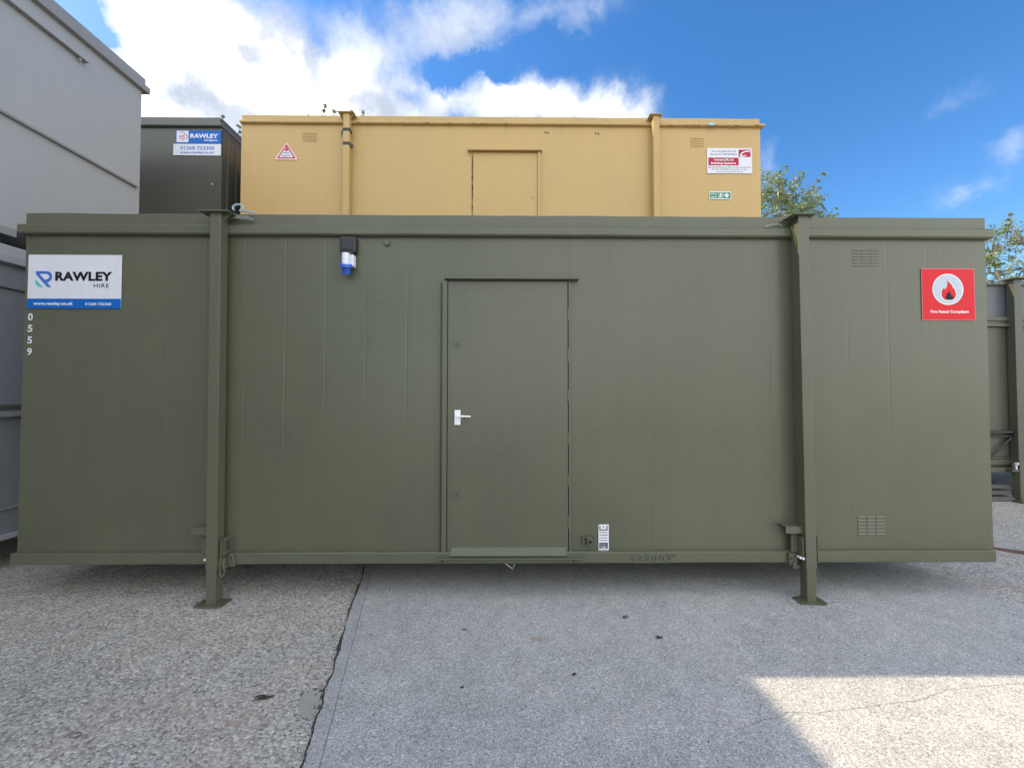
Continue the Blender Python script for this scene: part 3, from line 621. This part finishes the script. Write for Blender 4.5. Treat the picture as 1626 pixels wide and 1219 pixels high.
bm = bmesh.new(); poly(bm, [[q(187, 348), q(266, 427), q(232, 427), q(202, 408), q(188, 385)]], -.0095); obj('logo_accent', bm, TEAL, s1)
text('lettering', 'RAWLEY', *(q(388, 0)[0], q(970, 0)[0], q(0, 357)[1], q(0, 270)[1]), -.0095, BLACK, s1, .045, 0, 1.05)
text('lettering', 'HIRE', q(783, 0)[0], q(938, 0)[0], q(0, 430)[1], q(0, 388)[1], -.0095, BLACK, s1, .004, 0, 1.15)
text('lettering', 'www.rawley.co.uk', q(175, 0)[0], q(578, 0)[0], q(0, 606)[1], q(0, 574)[1], -.0103, BRIGHT, s1, .03)
text('lettering', '01268 722300', q(702, 0)[0], q(968, 0)[0], q(0, 608)[1], q(0, 582)[1], -.0103, BRIGHT, s1, .025)
text('lettering', 'o', q(998, 0)[0], q(1010, 0)[0], q(0, 275)[1], q(0, 262)[1], -.0095, PRINTG, s1)
# fire sign
s2 = root('fire_sign', (3.348, -.005, 2.26), 'square red sign with a flame in a white circle', 'sign')
q = lambda a, b: (3.146 + (a - 228) / 833 * .405, 2.455 - (b - 165) / 838 * .394)
bm = bmesh.new(); B(bm, 3.144, 3.552, -.008, -.004, 2.060, 2.456, .001); obj('sign_board', bm, PINK, s2)
bm = bmesh.new(); B(bm, 3.150, 3.546, -.0092, -.0082, 2.066, 2.450); obj('red_panel', bm, RED, s2)
cx_, cz_ = q(633, 503)
bm = bmesh.new(); poly(bm, [arc(cx_, cz_, .119, 0, 351, 39)], -.0100); obj('white_disc', bm, BRIGHT, s2)
bm = bmesh.new(); poly(bm, [arc(cx_, cz_, .111, 0, 351, 39)], -.0106); obj('pale_disc', bm, PALE, s2)
fl = [(630, 340), (640, 372), (665, 400), (697, 440), (718, 495), (730, 480), (745, 530), (757, 585), (750, 625), (730, 655), (700, 674), (590, 674), (555, 655), (535, 625), (525, 585), (532, 530), (548, 500), (568, 474), (572, 495), (590, 500), (605, 478), (620, 440), (626, 390)]
ctr = (640, 560)
for sc_, y_, m_, nm in ((1.11, -.0112, BRIGHT, 'flame_outline'), (1.0, -.0118, CRIM, 'flame')):
    bm = bmesh.new(); poly(bm, [[q(ctr[0] + (a - ctr[0]) * sc_, ctr[1] + (b - ctr[1]) * sc_) for a, b in fl]], y_); obj(nm, bm, RED if nm == 'flame' else m_, s2)
bm = bmesh.new(); poly(bm, [[q(a, b) for a, b in [(666, 510), (663, 545), (672, 580), (685, 606), (700, 618), (716, 608), (706, 650), (692, 674), (600, 674), (590, 645), (578, 618), (604, 628), (598, 595), (612, 568), (640, 552)]]], -.0124); obj('black_flame', bm, BLACK, s2)
text('lettering', 'Fire Rated Compliant', q(352, 0)[0], q(955, 0)[0], q(0, 884)[1], q(0, 842)[1], -.0100, BRIGHT, s2, .035)
# rating plate
s3 = root('rating_plate', (.715, -.004, .43), 'small white sticker with black rows low on the olive cabin', 'sticker')
q = lambda a, b: (.675 + (a - 455) / 150 * .077, .529 - (b - 197) / 372 * .188)
bm = bmesh.new(); B(bm, .675, .752, -.0065, -.003, .340, .529, .0005); obj('sticker_sheet', bm, BRIGHT, s3)
bm = bmesh.new()
for a, b, c, d_ in ((468, 215, 482, 282), (572, 215, 586, 282), (482, 268, 572, 282), (468, 310, 586, 318), (468, 348, 590, 356), (468, 386, 590, 393), (468, 424, 590, 431), (466, 462, 588, 478), (466, 478, 476, 545), (476, 538, 588, 546), (560, 478, 588, 538)):
    x0, z0 = q(a, d_); x1, z1 = q(c, b); poly(bm, [[(x0, z0), (x1, z0), (x1, z1), (x0, z1)]], -.0072)
obj('sticker_print', bm, BLACK, s3)
bm = bmesh.new(); poly(bm, [[q(476, 480), q(540, 478), q(575, 500), (q(582, 530)), q(540, 520), q(500, 530), q(476, 536)]], -.0078); poly(bm, [arc(*q(528, 228), .006, 0, 330, 10)], -.0074); obj('sticker_emblem', bm, PRINTG, s3)

# blue and white sign on the dark cabin
s4 = root('company_sign', (-4.27, 2.515, 4.93), 'blue and white RAWLEY phone number sign on the dark green cabin', 'sign')
y4 = 2.514
q = lambda a, b: (-4.592 + (a - 388) / 545 * .648, 5.110 - (b - 262) / 292 * .352)
bm = bmesh.new(); B(bm, -4.592, -3.944, y4 - .004, y4, q(0, 552)[1], q(0, 420)[1], .0005); obj('white_panel', bm, WHITE, s4)
bm = bmesh.new(); B(bm, q(418, 0)[0], -3.944, y4 - .004, y4, q(0, 4200 / 10 - .5)[1], 5.108, .0005); obj('blue_panel', bm, BLUE, s4)
bm = bmesh.new(); x0, z0 = q(424, 402); x1, z1 = q(560, 270); poly(bm, [[(x0, z0), (x1, z0), (x1, z1), (x0, z1)]], y4 - .005); obj('crest_panel', bm, WHITE, s4)
bm = bmesh.new()
for pts in ([(462, 290), (500, 285), (520, 300), (512, 318), (480, 330)], [(520, 320), (545, 318), (548, 350), (525, 362)], [(450, 335), (470, 330), (468, 360), (455, 362)], [(475, 345), (505, 340), (520, 352), (500, 362), (490, 380), (478, 372)]):
    tube(bm, [Vector((q(*p)[0], y4 - .006, q(*p)[1])) for p in pts], .0035, 5)
obj('crest', bm, PINK, s4)
text('lettering', 'RAWLEY', q(580, 0)[0], q(900, 0)[0], q(0, 350)[1], q(0, 302)[1], y4 - .0052, BRIGHT, s4, .035)
text('lettering', 'HireSpace', q(740, 0)[0], q(892, 0)[0], q(0, 385)[1], q(0, 366)[1], y4 - .0052, BRIGHT, s4, .03)
text('lettering', '01268 722300', q(470, 0)[0], q(858, 0)[0], q(0, 485)[1], q(0, 446)[1], y4 - .0052, LOGOB, s4, .02)
text('lettering', 'www.rawley.co.uk', q(468, 0)[0], q(852, 0)[0], q(0, 530)[1], q(0, 502)[1], y4 - .0052, LOGOB, s4, .02)
# fire triangle
s5 = root('fire_sign', (-3.04, 2.495, 4.8), 'small red edged triangle fire sticker on the yellow cabin', 'sticker')
q = lambda a, b: (-3.040 + (a - 605) / 560 * .282, 4.938 - (b - 470) / 480 * .236)
def tri(s_, y_, m_, nm, cx0=605, cy0=790):
    base = [(605, 480), (885, 935), (325, 935)]; cc = []
    for k, (a, b) in enumerate(base):
        a = cx0 + (a - cx0) * s_; b = cy0 + (b - cy0) * s_
        for p in (base[k - 1], base[(k + 1) % 3]):
            pa = cx0 + (p[0] - cx0) * s_; pb = cy0 + (p[1] - cy0) * s_; l = math.hypot(pa - a, pb - b); cc.append((a + (pa - a) / l * 26 * s_, b + (pb - b) / l * 26 * s_))
    bm = bmesh.new(); poly(bm, [[q(*p) for p in cc]], y_); obj(nm, bm, m_, s5)
bm = bmesh.new(); plate(bm, [q(605, 465), q(905, 920), q(890, 955), q(320, 955), q(305, 920)], 2.4935, 2.497); obj('sticker_sheet', bm, plain('pale_pink', (.75, .52, .50), .4), s5)
tri(.90, 2.4925, CRIM, 'red_border'); tri(.70, 2.4918, WHITE, 'white_field')
bm = bmesh.new(); poly(bm, [[q(610, 585), q(672, 710), q(548, 710)]], 2.491); obj('flame', bm, CRIM, s5)
text('lettering', 'FIRE', q(520, 0)[0], q(690, 0)[0], q(0, 785)[1], q(0, 745)[1], 2.491, PRINTG, s5, .03)
text('lettering', 'SAFETY', q(480, 0)[0], q(735, 0)[0], q(0, 865)[1], q(0, 825)[1], 2.491, PRINTG, s5, .03)
# supplier sign
s6 = root('company_sign', (3.065, 2.495, 4.72), 'white sign with red blocks at the right end of the yellow cabin', 'sign')
q = lambda a, b: (2.752 + (a - 287) / 612 * .625, 4.901 - (b - 318) / 342 * .353)
def R4(bm, a, b, c, d_, y_):
    x0, z0 = q(a, d_); x1, z1 = q(c, b); poly(bm, [[(x0, z0), (x1, z0), (x1, z1), (x0, z1)]], y_)
bm = bmesh.new(); B(bm, 2.752, 3.377, 2.492, 2.497, 4.548, 4.901, .0005); obj('sign_board', bm, WHITE, s6)
bm = bmesh.new(); R4(bm, 305, 447, 717, 553, 2.4910); obj('red_block', bm, CRIM, s6)
bm = bmesh.new(); R4(bm, 717, 337, 880, 437, 2.4910); obj('logo_block', bm, CRIM, s6)
bm = bmesh.new(); poly(bm, [[q(*p) for p in [(870, 352), (830, 350), (790, 360), (755, 382), (735, 410), (735, 432), (765, 434), (815, 425), (822, 410), (775, 420), (755, 415), (768, 392), (800, 372), (840, 365), (868, 368)]]], 2.4903); obj('logo_swoosh', bm, BRIGHT, s6)
for s_, a, b, c, d_, m_, bo in (('Fax 01268 520102', 355, 680, 372, 348, PRINTG, .01), ('Rental 01708 866833', 335, 690, 412, 388, PRINTG, .01), ('Concept (UK) Ltd', 378, 645, 488, 460, BRIGHT, .03), ('Building Systems', 340, 680, 535, 507, BRIGHT, .03),
                          ('Modular Buildings for Sale and Hire Nationwide', 305, 880, 584, 566, CRIM, .005), ('Email: sales@conceptuk.co.uk', 355, 830, 613, 593, PRINTG, .005), ('www.conceptuk.co.uk', 410, 775, 645, 627, PRINTG, .005)):
    text('lettering', s_, q(a, 0)[0], q(b, 0)[0], q(0, c)[1], q(0, d_)[1], 2.4903, m_, s6, bo)
# fire exit
s7 = root('exit_sign', (2.93, 2.495, 4.24), 'small green fire exit sign with arrow on the yellow cabin', 'sign')
q = lambda a, b: (2.780 + (a - 318) / 290 * .300, 4.295 - (b - 920) / 102 * .110)
bm = bmesh.new(); B(bm, 2.780, 3.080, 2.493, 2.497, 4.185, 4.295, .0005); obj('sign_board', bm, WHITE, s7)
bm = bmesh.new(); R4(bm, 328, 932, 440, 1010, 2.4920); R4(bm, 498, 932, 600, 1010, 2.4920); R4(bm, 446, 932, 492, 1010, 2.4920); obj('green_field', bm, GRN, s7)
text('lettering', 'Fire', q(345, 0)[0], q(415, 0)[0], q(0, 963)[1], q(0, 940)[1], 2.4912, BRIGHT, s7, .02)
text('lettering', 'exit', q(345, 0)[0], q(415, 0)[0], q(0, 1002)[1], q(0, 978)[1], 2.4912, BRIGHT, s7, .02)
bm = bmesh.new(); poly(bm, [[q(*p) for p in [(510, 962), (548, 962), (530, 942), (552, 942), (582, 971), (552, 1000), (530, 1000), (548, 980), (510, 980)]]], 2.4912)
poly(bm, [arc(*q(470, 944), .007, 0, 330, 10)], 2.4912); poly(bm, [[q(*p) for p in [(458, 955), (478, 952), (490, 965), (480, 968), (474, 980), (482, 1005), (472, 1005), (464, 988), (452, 1002), (447, 996), (458, 975), (452, 970)]]], 2.4912)
obj('pictogram', bm, BRIGHT, s7)

# ------------------------------------------------------------------ wire and shackle on the roof
o = bmesh.new()
tube(o, [(-2.0 + .038 * math.cos(a), -.05, 2.872 + .026 * math.sin(a)) for a in [math.radians(t) for t in range(-40, 235, 20)]], .008, 8)
tube(o, [(-1.99, -.052, 2.852), (-1.95, -.04, 2.853), (-1.89, -.03, 2.846)], .0065, 6)
tag(obj('shackle', o, SHACK), 'pale blue ring and rod at the top of the left jack leg', 'shackle')
o = bmesh.new(); rw = random.Random(5)
for k in range(5):
    z0 = 2.785 + rw.uniform(-.01, .02); tube(o, [(-2.06 + .01 * k, -.052, 2.80), (-2.0 + rw.uniform(-.02, .02), -.06, z0), (-1.94 + rw.uniform(-.02, .02), -.055, z0 + rw.uniform(-.012, .012)), (-1.89, -.045, 2.772 + rw.uniform(0, .02))], .0035, 5)
tag(obj('wire_tangle', o, WIRE), 'tangle of thin wire beside the left jack leg top', 'wire')
o = bmesh.new(); tube(o, [(1.93, -.05, 2.752), (1.97, -.058, 2.764), (2.02, -.055, 2.768), (2.06, -.048, 2.762)], [.006, .005, .005, .004], 6)
tube(o, [(2.0, -.04, 2.845), (2.03, -.03, 2.868), (2.08, -.03, 2.872)], .006, 6); tube(o, [(1.97, -.028, 2.846), (2.03, -.03, 2.856), (2.05, -.03, 2.855)], .0045, 6)
tag(obj('wire_tangle', o, WIRE), 'loose wire ends beside the right jack leg top', 'wire')

# ------------------------------------------------------------------ litter on the ground
def leaf(name, x, y, s, mat, label, cat, seed, fold=.4):
    r_ = random.Random(seed); bm = bmesh.new(); n = 9; c = bm.verts.new((x, y, .012 + s * .15)); ring = []
    for i in range(n):
        a = i / n * 2 * math.pi; rr = s * r_.uniform(.45, 1.1) * (1 if abs(math.cos(a)) > .5 else .6)
        ring.append(bm.verts.new((x + rr * math.cos(a), y + rr * math.sin(a), .009 + s * fold * abs(r_.uniform(0, .8)))))
    for i in range(n): bm.faces.new((c, ring[i], ring[(i + 1) % n]))
    g = bmesh.ops.extrude_face_region(bm, geom=bm.faces[:]); bmesh.ops.translate(bm, vec=(0, 0, .0012), verts=[v for v in g['geom'] if isinstance(v, bmesh.types.BMVert)])
    tag(obj(name, bm, mat), label, cat, 'scraps on the concrete')
leaf('dead_leaf', .355, -.859, .017, LEAFB, 'dark curled leaf on the slab near the bottom centre', 'leaf', 1)
leaf('dead_leaf', .926, -.534, .021, LEAFB, 'dark leaf right of the rusty spot on the slab', 'leaf', 2)
leaf('dead_leaf', .79, -.30, .026, TIMB, 'flat brown leaf just below the stamped number', 'leaf', 3)
leaf('dead_leaf', -.27, -.44, .022, PRINTG, 'grey leaf on the slab below the door', 'leaf', 4, .2)
leaf('stone_chip', -.23, -.952, .010, LEAFB, 'tiny black chip on the slab left of the curled leaf', 'stone', 5)
leaf('stone_chip', .155, -.38, .009, LEAFB, 'tiny black chip on the slab nearest the door', 'stone', 6)
leaf('dead_leaf', -1.09, -.42, .016, STRAW, 'straw coloured scrap beside the slab edge', 'leaf', 8)
bm = bmesh.new(); r_ = random.Random(3)
for k in range(8):
    a = r_.uniform(-.3, .5); x_, y_ = -1.20 + r_.uniform(-.02, .02), -1.01 + r_.uniform(-.015, .015); l = r_.uniform(.015, .035)
    tube(bm, [(x_ - l * math.cos(a), y_ - l * math.sin(a), .006), (x_, y_, .010), (x_ + l * math.cos(a), y_ + l * math.sin(a), .007)], .0022, 5)
tag(obj('twig_cluster', bm, LEAFB), 'small heap of black twigs on the aggregate', 'twigs')
bm = bmesh.new(); tube(bm, [(-1.893 + .022 * math.cos(a * math.pi / 8), -1.221 + .013 * math.sin(a * math.pi / 8), .006) for a in range(16)], .0014, 5, True); tag(obj('wire_ring', bm, TAPE), 'thin black wire ring on the aggregate at bottom left', 'ring')
rs = sheet('rusty_spot', [(.13, -.53), (.16, -.515), (.20, -.52), (.235, -.53), (.24, -.55), (.20, -.56), (.15, -.555)], .0085, concrete('faint_rust', [(.30, .27, .26), (.36, .28, .24), (.40, .32, .29), (.43, .38, .36), (.5, .46, .44)], 110, (.34, .31, .30), .2, 0, .5), 'faint rusty spot on the slab')

rg = random.Random(77); bm = bmesh.new()
for k in range(420):
    m_ = rg.random()
    if m_ < .45: y_ = rg.uniform(-1.5, 1.2); x_ = jl(y_) - abs(rg.gauss(0, .05)) + .01
    elif m_ < .7: x_ = rg.choice((-2.1, 2.17)) + rg.gauss(0, .13); y_ = -.07 + rg.gauss(0, .08)
    else: x_ = rg.uniform(-4, 4); y_ = rg.uniform(-1.5, .8)
    q_ = rg.uniform(.0018, .0045)
    mt_ = Matrix.Translation((x_, y_, .007 + q_ * .4)) @ Matrix.Rotation(rg.uniform(0, 6), 4, (rg.random(), rg.random(), 1)) @ Matrix.Diagonal((q_ * rg.uniform(.8, 1.5), q_, q_ * .7, 1))
    bmesh.ops.create_icosphere(bm, subdivisions=1, radius=1, matrix=mt_)
tag(obj('grit', bm, TIMB), 'fine loose grit scattered over the concrete', kind='stuff')

# ------------------------------------------------------------------ trees behind
def leafmat(name, c1, c2):
    m, t, b = newmat(name)
    oi = N(t, 'ShaderNodeNewGeometry')
    n = N(t, 'ShaderNodeTexNoise', {'Vector': oi.outputs['Position'], 'Scale': 2.4, 'Detail': 3})
    wn = N(t, 'ShaderNodeTexWhiteNoise', {'Vector': N(t, 'ShaderNodeVectorMath', {0: oi.outputs['Position'], 'Scale': 14}, operation='SCALE').outputs[0]})
    f = M(t, 'ADD', M(t, 'MULTIPLY', n.outputs[0], .7), M(t, 'MULTIPLY', wn.outputs[0], .35))
    c = N(t, 'ShaderNodeMix', {'Factor': f, 6: rgb(c1), 7: rgb(c2)}, data_type='RGBA').outputs[2]
    t.links.new(c, b.inputs['Base Color']); b.inputs['Roughness'].default_value = .38
    tr = N(t, 'ShaderNodeBsdfTranslucent', {'Color': c}); ms = N(t, 'ShaderNodeMixShader', {0: .3, 1: b.outputs[0], 2: tr.outputs[0]})
    t.links.new(ms.outputs[0], t.nodes['Material Output'].inputs[0]); return m
LF = leafmat('foliage', (.07, .115, .035), (.30, .37, .17)); BARK = plain('bark', (.16, .14, .11), .85)
def tree(x, y, h, rx, rz, n, label, seed, tips=(), size=.055):
    r = root('tree', (x, y, 0), label, 'tree', 'trees behind the cabins'); R_ = random.Random(seed); cz = h - rz
    bmt = bmesh.new(); bml = bmesh.new(); tp = (x, y, cz - rz * .5)
    tube(bmt, [(x, y, 0), (x + .1, y, cz * .4), (x - .05, y + .05, cz * .75), tp], [.2, .16, .12, .09], 9)
    limbs = []
    for k in range(11):
        a = k / 11 * 2 * math.pi + R_.uniform(-.3, .3); e = R_.uniform(.1, 1.2)
        end = Vector((x + rx * .72 * math.cos(a) * math.cos(e), y + rx * .72 * math.sin(a) * math.cos(e), cz + rz * .7 * math.sin(e)))
        st = Vector(tp) - Vector((0, 0, R_.uniform(0, rz * .4))); md = st.lerp(end, .5) + Vector((R_.uniform(-.15, .15), R_.uniform(-.15, .15), .12))
        tube(bmt, [st, md, end], [.06, .035, .014], 6); limbs += [st.lerp(md, .7), md, md.lerp(end, .5), end]
    cl = []
    for k in range(n):
        a = R_.uniform(0, 2 * math.pi); u = R_.uniform(-.75, 1); rr = R_.uniform(.45, 1) ** .6
        d_ = Vector((math.cos(a) * math.sqrt(1 - u * u) * rx, math.sin(a) * math.sqrt(1 - u * u) * rx, u * rz)) * rr
        p = Vector((x, y, cz)) + d_
        if noise.noise(p * 1.1 + Vector((seed, 0, 0))) < -.28: continue
        cl.append((p, R_.uniform(.13, .24)))
    for t_ in tips:
        b0 = Vector(t_[0]); b1 = Vector(t_[1])
        for f in (.25, .5, .75, 1): cl.append((b0.lerp(b1, f) + Vector((R_.uniform(-.05, .05), 0, R_.uniform(-.03, .03))), .045 if f < 1 else .06))
        tube(bmt, [b0, b0.lerp(b1, .5) + Vector((.03, 0, 0)), b1], [.02, .012, .006], 5)
    for p, cr_ in cl:
        q_ = min(limbs, key=lambda l: (l - p).length_squared)
        if (q_ - p).length < 1.6: tube(bmt, [q_, q_.lerp(p, .55) + Vector((0, 0, .05)), p], [.012, .008, .004], 4)
        for j in range(int(13 + cr_ * 60)):
            d_ = Vector((R_.gauss(0, 1), R_.gauss(0, 1), R_.gauss(0, .8))); d_.normalize(); c = p + d_ * cr_ * R_.uniform(.2, 1.1)
            u_ = Vector((R_.uniform(-1, 1), R_.uniform(-1, 1), R_.uniform(-.7, .7))).normalized(); v_ = u_.orthogonal().normalized(); v_.rotate(Matrix.Rotation(R_.uniform(0, 6.28), 3, u_))
            s_ = size * R_.uniform(.7, 1.3)
            vs = [bml.verts.new(c + u_ * s_), bml.verts.new(c + v_ * s_ * .45 + u_.cross(v_) * s_ * .12), bml.verts.new(c - u_ * s_), bml.verts.new(c - v_ * s_ * .45 + u_.cross(v_) * s_ * .12)]
            bml.faces.new((vs[0], vs[1], vs[2])); bml.faces.new((vs[0], vs[2], vs[3]))
    obj('trunk', bmt, BARK, r, smooth=True); obj('crown', bml, LF, r, smooth=False)
tree(7.65, 9, 8.05, 1.75, 2.3, 520, 'bushy tree behind the right end of the yellow cabin', 1, tips=[((8.8, 9, 7.3), (9.48, 9, 8.12)), ((8.1, 9, 7.7), (8.15, 9, 8.2))])
tree(15.6, 9, 6.75, 2.4, 2.6, 1000, 'bushy tree at the far right above the distant cabin', 2, tips=[((15.0, 9, 6.2), (15.15, 9, 6.95))])
tree(-5.3, 9, 9.45, 1.6, 2.2, 130, 'tree whose top twigs show over the yellow cabin beside its left post', 3, tips=[((-5.5, 9, 9.3), (-5.48, 9, 10.1)), ((-5.4, 9, 9.3), (-5.2, 9, 9.88)), ((-4.8, 9, 9.3), (-4.62, 9, 9.92)), ((-4.4, 9, 9.3), (-4.3, 9, 9.88))], size=.05)
tree(-8.3, 9, 9.25, 1.3, 2.0, 130, 'tree showing in the gap between the dark green and yellow cabins', 4, tips=[((-8.6, 9, 9.0), (-8.5, 9, 9.75)), ((-8.1, 9, 8.9), (-8.0, 9, 9.4))], size=.05)
